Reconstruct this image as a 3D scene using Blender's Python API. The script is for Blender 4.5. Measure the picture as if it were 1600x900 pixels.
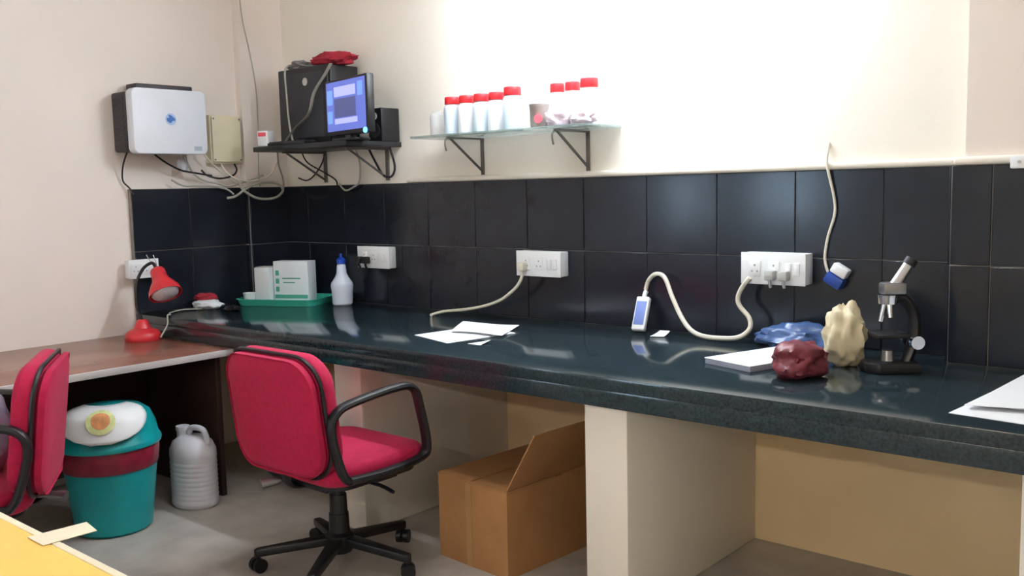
import bpy, bmesh, math, random
from mathutils import Vector, Matrix, noise
random.seed(7)
PI = math.pi
S = bpy.context.scene
C = S.collection
for o in list(bpy.data.objects): bpy.data.objects.remove(o)

# ------------------------------------------------------------------ camera
CAM = Vector((4.4855, -3.2869, 1.3652)); YAW, PITCH, ROLL, FPX = 0.70956, -0.10479, -0.02303, 1474.27
fw = Vector((-math.sin(YAW)*math.cos(PITCH), math.cos(YAW)*math.cos(PITCH), math.sin(PITCH)))
r0 = Vector((math.cos(YAW), math.sin(YAW), 0)); u0 = r0.cross(fw)
rt = math.cos(ROLL)*r0 + math.sin(ROLL)*u0; up = -math.sin(ROLL)*r0 + math.cos(ROLL)*u0
cd = bpy.data.cameras.new('camera'); cam = bpy.data.objects.new('camera', cd); C.objects.link(cam)
cd.sensor_width = 36; cd.lens = FPX/1600*36; cd.clip_start = 0.02
cam.matrix_world = Matrix(((rt.x, up.x, -fw.x, CAM.x), (rt.y, up.y, -fw.y, CAM.y), (rt.z, up.z, -fw.z, CAM.z), (0, 0, 0, 1)))
S.camera = cam
# ------------------------------------------------------------------ world, exposure
w = bpy.data.worlds.new('daylight'); S.world = w; w.use_nodes = True
w.node_tree.nodes['Background'].inputs[0].default_value = (0.62, 0.80, 1.0, 1)
w.node_tree.nodes['Background'].inputs[1].default_value = 12.0
S.view_settings.view_transform = 'Standard'; S.view_settings.look = 'None'
S.view_settings.gamma = 1; S.view_settings.use_curve_mapping = False
S.view_settings.exposure = 0.70
WALL_TUBE = 200.0      # radiance of the tube on the counter wall
FRONT_FILL = 150.0    # radiance of the unseen fill tube added behind the viewer
CEIL_FILL = 50.0      # radiance of the unseen fill tube added on the ceiling

# ------------------------------------------------------------------ materials
def lin(c):
    return tuple(((x/255)/12.92 if x/255 <= .04045 else ((x/255+.055)/1.055)**2.4) for x in c)
MATS = {}
def mat(name, rgb, rough=.5, metal=0., var=.06, scale=9., bump=0., bscale=60., spec=.5, trans=0., ior=1.45, emit=None, estr=0., alpha=1., sheen=0., coat=0.):
    m = bpy.data.materials.new(name); m.use_nodes = True; nt = m.node_tree; b = nt.nodes['Principled BSDF']
    col = lin(rgb)
    tc = nt.nodes.new('ShaderNodeTexCoord')
    if var > 0:
        n = nt.nodes.new('ShaderNodeTexNoise'); n.inputs['Scale'].default_value = scale; n.inputs['Detail'].default_value = 5
        nt.links.new(tc.outputs['Object'], n.inputs['Vector'])
        rmp = nt.nodes.new('ShaderNodeValToRGB')
        rmp.color_ramp.elements[0].position = .3; rmp.color_ramp.elements[1].position = .7
        rmp.color_ramp.elements[0].color = (*[max(0, x*(1-var)) for x in col], 1)
        rmp.color_ramp.elements[1].color = (*[min(1, x*(1+var)) for x in col], 1)
        nt.links.new(n.outputs['Fac'], rmp.inputs['Fac']); nt.links.new(rmp.outputs['Color'], b.inputs['Base Color'])
    else:
        b.inputs['Base Color'].default_value = (*col, 1)
    b.inputs['Roughness'].default_value = rough; b.inputs['Metallic'].default_value = metal
    b.inputs['Specular IOR Level'].default_value = spec; b.inputs['IOR'].default_value = ior
    b.inputs['Transmission Weight'].default_value = trans; b.inputs['Alpha'].default_value = alpha
    b.inputs['Sheen Weight'].default_value = sheen; b.inputs['Coat Weight'].default_value = coat
    if emit: b.inputs['Emission Color'].default_value = (*lin(emit), 1); b.inputs['Emission Strength'].default_value = estr
    if bump > 0:
        n2 = nt.nodes.new('ShaderNodeTexNoise'); n2.inputs['Scale'].default_value = bscale; n2.inputs['Detail'].default_value = 3
        nt.links.new(tc.outputs['Object'], n2.inputs['Vector'])
        bp = nt.nodes.new('ShaderNodeBump'); bp.inputs['Strength'].default_value = bump; bp.inputs['Distance'].default_value = .004
        nt.links.new(n2.outputs['Fac'], bp.inputs['Height']); nt.links.new(bp.outputs['Normal'], b.inputs['Normal'])
    MATS[name] = m; return m
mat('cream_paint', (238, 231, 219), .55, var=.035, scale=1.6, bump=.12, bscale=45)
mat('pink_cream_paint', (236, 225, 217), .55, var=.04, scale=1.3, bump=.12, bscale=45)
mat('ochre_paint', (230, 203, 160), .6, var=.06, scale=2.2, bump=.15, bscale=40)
mat('white_paint', (232, 228, 218), .6, var=.03, scale=2)
mat('ceiling_paint', (235, 232, 226), .8, var=.03, scale=2)
mat('floor_stone', (176, 168, 160), .42, var=.14, scale=7, bump=.05)
mat('cement', (138, 132, 124), .8, var=.15, scale=20, bump=.4)
mat('black_tile', (27, 31, 40), .16, var=.22, scale=5, bump=.03, bscale=12)
mat('grout', (120, 120, 122), .8, var=.1)
mat('granite', (36, 49, 55), .11, var=.45, scale=130, bump=.01)
mat('wood_laminate', (134, 88, 74), .24, var=.22, scale=4)
mat('dark_laminate', (52, 34, 30), .45, var=.2, scale=5)
mat('edge_strip', (176, 170, 168), .35, var=.05)
mat('red_fabric', (172, 10, 64), .85, var=.12, scale=60, bump=.25, bscale=260, sheen=.04)
mat('black_plastic', (24, 24, 27), .38, var=.1)
mat('grey_black_plastic', (44, 44, 50), .5, var=.1)
mat('chrome', (196, 198, 204), .18, 1., var=.02)
mat('steel', (150, 150, 152), .35, .9, var=.05)
mat('bracket_metal', (112, 108, 104), .45, .6, var=.1)
mat('teal_plastic', (16, 146, 150), .3, var=.06)
mat('maroon_film', (130, 30, 52), .25, var=.2, scale=22, bump=.8, bscale=26)
mat('white_plastic', (234, 236, 238), .35, var=.02)
mat('grey_plastic', (178, 178, 174), .45, var=.04)
mat('dull_white_plastic', (206, 206, 214), .45, var=.05)
mat('cardboard', (164, 118, 74), .8, var=.1, scale=8, bump=.1)
mat('packing_tape', (168, 128, 82), .3, var=.05)
mat('panel_cream', (226, 216, 186), .45, var=.05)
mat('unit_casing', (52, 48, 50), .5, var=.12)
mat('unit_cover', (222, 226, 234), .38, var=.02)
mat('logo_blue', (62, 104, 176), .5, var=.05)
mat('logo_pale', (168, 190, 224), .5, var=.05)
mat('sticker_grey', (170, 184, 196), .5, var=.1, scale=60)
mat('red_plastic', (188, 42, 50), .32, var=.05)
mat('cap_red', (222, 36, 44), .4, var=.04)
mat('bulb_white', (226, 224, 232), .3, var=.02)
mat('red_cloth', (158, 36, 52), .9, var=.15, scale=20, bump=.5, bscale=40)
mat('grey_cloth', (120, 118, 116), .9, var=.2, scale=20, bump=.5, bscale=40)
mat('bag_blue', (170, 176, 200), .45, var=.18, scale=10, bump=.4, bscale=25)
mat('cream_bag', (206, 194, 162), .55, var=.12, scale=14, bump=.5, bscale=30)
mat('maroon_bag', (112, 44, 56), .4, var=.25, scale=14, bump=.6, bscale=30)
mat('blue_bag', (64, 88, 132), .3, var=.25, scale=12, bump=.5, bscale=30)
mat('paper', (240, 242, 246), .8, var=.02)
mat('paper_edge', (150, 156, 176), .8, var=.1)
mat('yellow_laminate', (248, 204, 104), .45, var=.06, scale=5)
mat('cream_edge', (236, 226, 200), .5, var=.05)
mat('tray_teal', (58, 172, 150), .4, var=.06)
mat('print_green', (70, 150, 130), .6, var=.1)
mat('carton_white', (214, 218, 222), .55, var=.04)
mat('bottle_pe', (214, 222, 238), .35, var=.03)
mat('blue_cap', (22, 62, 160), .35, var=.05)
mat('cable_white', (214, 208, 192), .5, var=.05)
mat('cable_grey', (168, 166, 156), .5, var=.08)
mat('cable_black', (30, 28, 30), .5, var=.08)
mat('blue_plastic', (30, 62, 140), .35, var=.08)
mat('blue_label', (112, 132, 196), .4, var=.05)
mat('jar_plastic', (240, 242, 246), .3, var=.02)
mat('jar_pale_blue', (206, 220, 232), .3, var=.03)
mat('jar_grey', (150, 142, 136), .4, var=.15)
mat('pink_plastic', (240, 92, 108), .4, var=.04)
mat('pale_pink_cloth', (226, 208, 220), .7, var=.1, scale=25, bump=.4)
mat('shelf_board', (28, 30, 36), .4, var=.1)
mat('aluminium', (176, 178, 182), .4, .8, var=.04)
mat('tube_glow', (255, 255, 255), .4, var=0, emit=(232, 244, 255), estr=WALL_TUBE)
mat('ceil_fill_glow', (255, 255, 255), .4, var=0, emit=(246, 248, 255), estr=CEIL_FILL)
mat('front_fill_glow', (255, 255, 255), .4, var=0, emit=(255, 247, 236), estr=FRONT_FILL)
mat('screen_base', (20, 20, 40), .3, var=0, emit=(96, 112, 200), estr=.75)
mat('screen_pale', (20, 20, 40), .3, var=0, emit=(168, 172, 232), estr=.85)
mat('screen_dark', (20, 20, 40), .3, var=0, emit=(84, 92, 146), estr=.6)
mat('screen_sky', (20, 20, 40), .3, var=0, emit=(110, 150, 224), estr=.85)
mat('led_blue', (20, 60, 200), .3, var=0, emit=(60, 150, 255), estr=6)
mat('emblem_orange', (206, 142, 92), .5, var=.3, scale=30)
mat('emblem_green', (206, 214, 150), .5, var=.2, scale=30)
mat('socket_hole', (150, 152, 156), .6, var=0)
def glassmat(name, rgb, alpha_w, rough=.05):
    m = bpy.data.materials.new(name); m.use_nodes = True; nt = m.node_tree; nt.nodes.remove(nt.nodes['Principled BSDF'])
    out = nt.nodes['Material Output']; t = nt.nodes.new('ShaderNodeBsdfTransparent'); g = nt.nodes.new('ShaderNodeBsdfPrincipled')
    n = nt.nodes.new('ShaderNodeTexNoise'); n.inputs['Scale'].default_value = 6
    mr = nt.nodes.new('ShaderNodeMapRange'); mr.inputs['To Min'].default_value = alpha_w*.85; mr.inputs['To Max'].default_value = alpha_w*1.15
    nt.links.new(n.outputs['Fac'], mr.inputs['Value'])
    g.inputs['Base Color'].default_value = (*lin(rgb), 1); g.inputs['Roughness'].default_value = rough
    t.inputs['Color'].default_value = (*lin(tuple(200+x*.215 for x in rgb)), 1)
    mx = nt.nodes.new('ShaderNodeMixShader'); nt.links.new(mr.outputs['Result'], mx.inputs['Fac'])
    nt.links.new(t.outputs[0], mx.inputs[1]); nt.links.new(g.outputs[0], mx.inputs[2]); nt.links.new(mx.outputs[0], out.inputs['Surface'])
    MATS[name] = m; return m
glassmat('shelf_glass', (150, 168, 164), .45)
glassmat('window_glass', (200, 215, 220), .15)
glassmat('clear_jar', (226, 228, 228), .5, .2)

# ------------------------------------------------------------------ mesh helpers
class MB:
    def __init__(s): s.bm = bmesh.new()
    def _add(s, b2, M=None):
        if M is not None: bmesh.ops.transform(b2, matrix=M, verts=b2.verts)
        me = bpy.data.meshes.new('t'); b2.to_mesh(me); b2.free(); s.bm.from_mesh(me); bpy.data.meshes.remove(me); return s
    def box(s, x0, x1, y0, y1, z0, z1, bev=0, seg=2, M=None):
        b = bmesh.new(); bmesh.ops.create_cube(b, size=1)
        bmesh.ops.scale(b, vec=(x1-x0, y1-y0, z1-z0), verts=b.verts)
        bmesh.ops.translate(b, vec=((x0+x1)/2, (y0+y1)/2, (z0+z1)/2), verts=b.verts)
        if bev > 0: bmesh.ops.bevel(b, geom=b.edges[:], offset=bev, segments=seg, profile=.5, affect='EDGES', clamp_overlap=True)
        return s._add(b, M)
    def cyl(s, a, b_, r0_, r1_=None, seg=20, caps=True):
        a = Vector(a); b_ = Vector(b_); r1_ = r0_ if r1_ is None else r1_
        b = bmesh.new(); L = (b_-a).length
        bmesh.ops.create_cone(b, cap_ends=caps, segments=seg, radius1=r0_, radius2=r1_, depth=L)
        q = Vector((0, 0, 1)).rotation_difference((b_-a).normalized()).to_matrix().to_4x4()
        return s._add(b, Matrix.Translation((a+b_)/2) @ q)
    def lathe(s, prof, seg=28, M=None, close=True, sx=1, sy=1):
        b = bmesh.new(); rings = []
        for r, z in prof:
            if r < 1e-5: rings.append([b.verts.new((0, 0, z))])
            else: rings.append([b.verts.new((sx*r*math.cos(2*PI*k/seg), sy*r*math.sin(2*PI*k/seg), z)) for k in range(seg)])
        for A, B in zip(rings, rings[1:]):
            for k in range(seg):
                k2 = (k+1) % seg
                if len(A) == 1 and len(B) == 1: continue
                if len(A) == 1: b.faces.new((A[0], B[k2], B[k]))
                elif len(B) == 1: b.faces.new((A[k], A[k2], B[0]))
                else: b.faces.new((A[k], A[k2], B[k2], B[k]))
        bmesh.ops.recalc_face_normals(b, faces=b.faces)
        return s._add(b, M)
    def tube(s, pts, r, seg=8, smooth=4, flat=None):
        P = [Vector(p) for p in pts]
        if smooth > 1 and len(P) > 2:
            Q = []
            for i in range(len(P)-1):
                p0 = P[max(i-1, 0)]; p1 = P[i]; p2 = P[i+1]; p3 = P[min(i+2, len(P)-1)]
                for k in range(smooth):
                    t = k/smooth
                    Q.append(.5*((2*p1)+(-p0+p2)*t+(2*p0-5*p1+4*p2-p3)*t*t+(-p0+3*p1-3*p2+p3)*t**3))
            Q.append(P[-1]); P = Q
        b = bmesh.new(); rings = []; n = None
        for i, p in enumerate(P):
            t = (P[min(i+1, len(P)-1)]-P[max(i-1, 0)])
            t = t.normalized() if t.length > 1e-9 else Vector((0, 0, 1))
            if n is None:
                n = t.cross(Vector((0, 0, 1)));
                if n.length < 1e-3: n = t.cross(Vector((1, 0, 0)))
            n = (n-t*n.dot(t)).normalized(); m = t.cross(n)
            fa, fb = flat if flat else (1, 1)
            rings.append([b.verts.new(p+n*(fa*r*math.cos(2*PI*k/seg))+m*(fb*r*math.sin(2*PI*k/seg))) for k in range(seg)])
        for A, B in zip(rings, rings[1:]):
            for k in range(seg): b.faces.new((A[k], A[(k+1) % seg], B[(k+1) % seg], B[k]))
        b.faces.new(rings[0]); b.faces.new(rings[-1])
        bmesh.ops.recalc_face_normals(b, faces=b.faces)
        return s._add(b)
    def prism(s, poly, a, b_, axis='z', bev=0, seg=2, M=None):
        b = bmesh.new()
        f = lambda u, v, t: {'z': (u, v, t), 'y': (u, t, v), 'x': (t, u, v)}[axis]
        A = [b.verts.new(f(u, v, a)) for u, v in poly]; B = [b.verts.new(f(u, v, b_)) for u, v in poly]
        b.faces.new(A); b.faces.new(B); n = len(poly)
        for k in range(n): b.faces.new((A[k], A[(k+1) % n], B[(k+1) % n], B[k]))
        bmesh.ops.recalc_face_normals(b, faces=b.faces)
        if bev: bmesh.ops.bevel(b, geom=[e for e in b.edges], offset=bev, segments=seg, profile=.5, affect='EDGES', clamp_overlap=True)
        return s._add(b, M)
    def blob(s, c, size, amp=.2, freq=2., seed=0, sub=4, floor=None):
        b = bmesh.new(); bmesh.ops.create_icosphere(b, subdivisions=sub, radius=1)
        for v in b.verts:
            d = v.co.normalized(); q = d*freq+Vector((seed*7.3, seed*3.1, seed*1.7))
            k = 1+amp*noise.noise(q)+amp*.6*abs(noise.noise(q*2.3))+amp*.3*noise.noise(q*5)
            v.co = Vector((d.x*size[0]*k, d.y*size[1]*k, d.z*size[2]*k))+Vector(c)
            if floor is not None and v.co.z < floor: v.co.z = floor
        return s._add(b)
    def grid(s, quad, nx, ny, fn, thick):
        """sheet of paper: quad of four corners (x, y), height fn(u, v), with thickness"""
        b = bmesh.new(); q = [Vector((*p, 0)) for p in quad]; V = {}
        for lay in (0, 1):
            for i in range(nx+1):
                for j in range(ny+1):
                    u, v = i/nx, j/ny
                    p = (q[0]*(1-u)+q[1]*u)*(1-v)+(q[3]*(1-u)+q[2]*u)*v
                    V[lay, i, j] = b.verts.new((p.x, p.y, fn(u, v)+(thick if lay else 0)))
        for lay in (0, 1):
            for i in range(nx):
                for j in range(ny):
                    f = [V[lay, i, j], V[lay, i+1, j], V[lay, i+1, j+1], V[lay, i, j+1]]
                    b.faces.new(f if lay else f[::-1])
        rim = [(i, 0) for i in range(nx)]+[(nx, j) for j in range(ny)]+[(i, ny) for i in range(nx, 0, -1)]+[(0, j) for j in range(ny, 0, -1)]
        for k in range(len(rim)):
            a, c = rim[k], rim[(k+1) % len(rim)]
            b.faces.new((V[0, a[0], a[1]], V[0, c[0], c[1]], V[1, c[0], c[1]], V[1, a[0], a[1]]))
        bmesh.ops.recalc_face_normals(b, faces=b.faces)
        return s._add(b)
    def build(s, name, m, parent=None, ang=38):
        me = bpy.data.meshes.new(name); s.bm.to_mesh(me); s.bm.free()
        me.materials.append(MATS[m])
        for p in me.polygons: p.use_smooth = True
        me.set_sharp_from_angle(angle=math.radians(ang))
        o = bpy.data.objects.new(name, me); C.objects.link(o)
        if parent: o.parent = parent
        return o
def thing(name, label, cat, loc=(0, 0, 0), rz=0, group=None):
    o = bpy.data.objects.new(name, None); C.objects.link(o); o.empty_display_size = .05
    o.location = loc; o.rotation_euler = (0, 0, rz); o['label'] = label; o['category'] = cat
    if group: o['group'] = group
    return o
def tag(o, label, cat, group=None):
    o['label'] = label; o['category'] = cat
    if group: o['group'] = group
    return o
def struct(o, label=None):
    o['kind'] = 'structure'
    if label: o['label'] = label
    return o
def rrect(w_, h, r, n=6):
    """rounded rectangle centred at 0"""
    P = []
    for cx, cy, a0 in ((w_/2-r, h/2-r, 0), (-w_/2+r, h/2-r, 90), (-w_/2+r, -h/2+r, 180), (w_/2-r, -h/2+r, 270)):
        for k in range(n+1):
            a = math.radians(a0+90*k/n); P.append((cx+r*math.cos(a), cy+r*math.sin(a)))
    return P
def copy_tree(o, parent=None):
    c = o.copy(); C.objects.link(c); c.parent = parent
    for ch in list(o.children): copy_tree(ch, c)
    return c

# ------------------------------------------------------------------ setting
XL, XC = -.05, 0.0                 # left wall, face of the corner pier
D, ZC, ZT = .934, .78, 1.4065      # counter depth, counter height, top of the tiles
RX, FY, CZ = 6.2, -5.3, 3.0
struct(MB().box(XL-.15, RX+.15, FY-.15, .15, -.1, 0).build('floor', 'floor_stone'), 'plain grey beige stone floor')
struct(MB().box(XL-.15, RX+.15, FY-.15, .15, CZ, CZ+.1).build('ceiling', 'ceiling_paint'), 'white ceiling')
struct(MB().box(XL-.15, RX+.15, 0, .15, 0, CZ).build('wall_back', 'cream_paint'), 'cream back wall above the black counter')
wb = bpy.data.objects['wall_back']
m = MB()   # left wall with a window opening far from the counter
WY0, WY1, WZ0, WZ1 = -4.95, -4.25, 1.0, 1.55
m.box(XL-.15, XL, WY1, 0, 0, CZ); m.box(XL-.15, XL, FY-.15, WY0, 0, CZ)
m.box(XL-.15, XL, WY0, WY1, 0, WZ0); m.box(XL-.15, XL, WY0, WY1, WZ1, CZ)
wl = struct(m.build('wall_left', 'pink_cream_paint'), 'pinkish cream left wall behind the desk')
struct(MB().box(XL, XC, -.28, 0, ZC-.1, CZ).build('trim_1', 'pink_cream_paint'), 'shallow plaster pier in the room corner')
m = MB()
VX0, VX1 = .25, .95
m.box(XL-.15, VX0, FY-.15, FY, 0, CZ); m.box(VX1, RX+.15, FY-.15, FY, 0, CZ)
m.box(VX0, VX1, FY-.15, FY, 0, WZ0); m.box(VX0, VX1, FY-.15, FY, WZ1, CZ)
struct(m.build('wall_front', 'cream_paint'), 'cream wall behind the camera')
struct(MB().box(RX, RX+.15, FY, 0, 0, CZ).build('wall_right', 'cream_paint'), 'cream right wall')
def window(name, x0, x1, y0, y1):
    m = MB(); t = .035
    wx = x1-x0 > y1-y0
    if wx:
        m.box(x0, x0+t, y0, y1, WZ0, WZ1); m.box(x1-t, x1, y0, y1, WZ0, WZ1); m.box((x0+x1)/2-t/2, (x0+x1)/2+t/2, y0, y1, WZ0+t, WZ1-t)
    else:
        m.box(x0, x1, y0, y0+t, WZ0, WZ1); m.box(x0, x1, y1-t, y1, WZ0, WZ1); m.box(x0, x1, (y0+y1)/2-t/2, (y0+y1)/2+t/2, WZ0+t, WZ1-t)
    m.box(x0+(t if wx else 0), x1-(t if wx else 0), y0+(0 if wx else t), y1-(0 if wx else t), WZ0, WZ0+t)
    m.box(x0+(t if wx else 0), x1-(t if wx else 0), y0+(0 if wx else t), y1-(0 if wx else t), WZ1-t, WZ1)
    o = struct(m.build(name, 'white_paint'), 'small white framed window')
    if wx: MB().box(x0+t, x1-t, (y0+y1)/2-.002, (y0+y1)/2+.002, WZ0+t, WZ1-t).build('pane', 'window_glass', o)
    else: MB().box((x0+x1)/2-.002, (x0+x1)/2+.002, y0+t, y1-t, WZ0+t, WZ1-t).build('pane', 'window_glass', o)
window('window_1', VX0, VX1, FY-.10, FY-.05)
window('window_2', XL-.10, XL-.05, WY0, WY1)

# shallow pier at the right of the counter wall
PX, PD = 3.633, .11
pier = struct(MB().box(PX, PX+.62, -PD, 0, ZC, CZ).build('trim_2', 'pink_cream_paint'), 'shallow cream pier at the right of the counter wall')

# black wall tiles, each a piece on a cement bed
TW, TH, G, TT = .3154, (ZT-ZC)/2, .004, .008
tile_cache = {}
def tile(wd, h, M, parent):
    key = (round(wd, 4), round(h, 4))
    if key not in tile_cache:
        o = MB().box(-wd/2, wd/2, -TT, 0, -h/2, h/2, bev=.0015, seg=1).build('tile', 'black_tile')
        tile_cache[key] = o.data
    else:
        o = bpy.data.objects.new('tile', tile_cache[key]); C.objects.link(o)
    o.parent = parent; o.matrix_local = M
    return o
def tile_run(bed, joints, place):
    for a, b in zip(joints, joints[1:]):
        for k in range(2):
            wd, h = b-a-G, TH-G
            jit = random.uniform(-.0035, .0035); jt2 = random.uniform(-.003, .003)
            tile(wd, h, place((a+b)/2, ZC+TH*(k+.5)) @ Matrix.Rotation(jit, 4, 'Z') @ Matrix.Rotation(jt2, 4, 'X'), bed)
BED = .012
bed = struct(MB().box(XC+.02, PX-.035, -BED, 0, ZC, ZT).build('trim_3', 'grout'), 'black glossy wall tiles in two rows above the counter')
js = [.021]+[.2002+TW*k for k in range(11)]+[PX-.036]
js = [j for i, j in enumerate(js) if i == 0 or j-js[i-1] > .02]
tile_run(bed, js, lambda c, z: Matrix.Translation((c, -BED, z)))
bed2 = struct(MB().box(PX-.035, PX+.65, -PD-BED, 0, ZC, ZT).build('trim_4', 'cement'), 'black glossy tiles round the shallow pier')
# open the pier into the bed: tiles on its face and on its narrow left side
tile_run(bed2, [PX-.034, PX+.085, PX+.085+TW, PX+.649], lambda c, z: Matrix.Translation((c, -PD-BED, z)))
tile_run(bed2, [-PD-.01, -.022], lambda c, z: Matrix.Translation((PX-.035, c, z)) @ Matrix.Rotation(-PI/2, 4, 'Z'))
bed3 = struct(MB().box(XL, XL+.025, -D, -.28, ZC, ZT).build('trim_5', 'cement'), 'black tiles with a rough cement edge on the left wall')
tile_run(bed3, [-D+.002, -D+.002+TW, -.281], lambda c, z: Matrix.Translation((XL+.025, c, z)) @ Matrix.Rotation(PI/2, 4, 'Z'))
bed4 = struct(MB().box(XC, XC+.02, -.28, 0, ZC, ZT).build('trim_6', 'grout'), 'black tiles on the corner pier')
tile_run(bed4, [-.279, -.009], lambda c, z: Matrix.Translation((XC+.02, c, z)) @ Matrix.Rotation(PI/2, 4, 'Z'))
tile_run(bed4, [.0-.02, .018], lambda c, z: Matrix.Translation((c, -.28, z)))
# rounded plaster lip above the tiles
struct(MB().box(1.0, PX+.65, -.026, 0, ZT, ZT+.026, bev=.010, seg=3).build('trim_7', 'cream_paint'), 'rounded cream plaster lip above the black tiles')
struct(MB().box(PX-.03, PX+.65, -PD-.025, -.026, ZT, ZT+.026, bev=.010, seg=3).build('trim_8', 'cream_paint'), 'rounded cream lip on the pier')

# masonry supports and the painted wall under the counter
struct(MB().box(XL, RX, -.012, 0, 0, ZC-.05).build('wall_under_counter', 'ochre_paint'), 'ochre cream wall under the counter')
for k, x in enumerate((1.466, 2.7226, 3.985)):
    struct(MB().box(x, x+.163, -D+.04, -.012, 0, ZC-.04, bev=.006).build('wall_partition', 'cream_paint'),
           ['cream masonry support behind the pink chair', 'cream masonry support in the middle of the counter', 'cream masonry support at the right of the counter'][k])

# ------------------------------------------------------------------ counter
t = thing('countertop', 'long polished black granite countertop along the tiled wall', 'countertop', (0, 0, ZC))
MB().box(XL+.002, 4.9, -D, -.0125, -.04, 0, bev=.0015).build('slab', 'granite', t)
MB().box(XL+.002, 4.9, -D, -D+.035, -.095, -.0402, bev=.001).build('front_edge', 'granite', t)

# ------------------------------------------------------------------ desk on the left
t = thing('desk', 'brown laminate desk with a pale edge along the left wall', 'desk', (0, 0, 0))
ZD = .681
MB().box(XL+.003, .805, -3.1, -D-.004, ZD-.025, ZD, bev=.002).build('tabletop', 'wood_laminate', t)
MB().box(.805, .822, -3.1, -D-.004, ZD-.027, ZD+.001, bev=.004).build('edge_strip', 'edge_strip', t)
MB().box(.02, .74, -.985, -.96, 0, ZD-.026, bev=.002).build('side_panel', 'dark_laminate', t)
MB().box(.02, .74, -3.06, -3.035, 0, ZD-.026, bev=.002).build('side_panel', 'dark_laminate', t)
MB().box(.10, .118, -3.03, -.99, .08, ZD-.026, bev=.002).build('modesty_panel', 'dark_laminate', t)

# ------------------------------------------------------------------ office chairs
def cushion(w_, h, th, r, edge, bow=0., n=8):
    """rounded slab in the x-z plane, thickness along y, bowed forward at the sides; the flat side at y=0, soft side at y=th"""
    m = MB(); b = bmesh.new(); rings = []
    N = 4*(n+1)
    prof = [(-.6*edge, 0), (-.12*edge, .012), (0, .03), (0, th-edge*.9), (-.12*edge, th-edge*.45), (-.45*edge, th-edge*.12), (-1.1*edge, th), (-2.2*edge, th+.004)]
    for off, y in prof:
        ring = []
        for (x, z) in rrect(w_+2*off, h+2*off, max(.01, r+off), n):
            ring.append(b.verts.new((x, y+bow*(2*x/w_)**2, z)))
        rings.append(ring)
    for A, B in zip(rings, rings[1:]):
        for k in range(N): b.faces.new((A[k], A[(k+1) % N], B[(k+1) % N], B[k]))
    for ring in (rings[0], rings[-1]):
        c = Vector((0, sum(v.co.y for v in ring)/N*0+min(v.co.y for v in ring), 0))
        inner = [b.verts.new((v.co.x*.5, c.y+bow*(v.co.x/w_)**2*.6, v.co.z*.5)) for v in ring]
        cv = b.verts.new(c)
        for k in range(N):
            b.faces.new((ring[k], ring[(k+1) % N], inner[(k+1) % N], inner[k])); b.faces.new((inner[k], inner[(k+1) % N], cv))
    bmesh.ops.recalc_face_normals(b, faces=b.faces)
    m._add(b); return m
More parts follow.
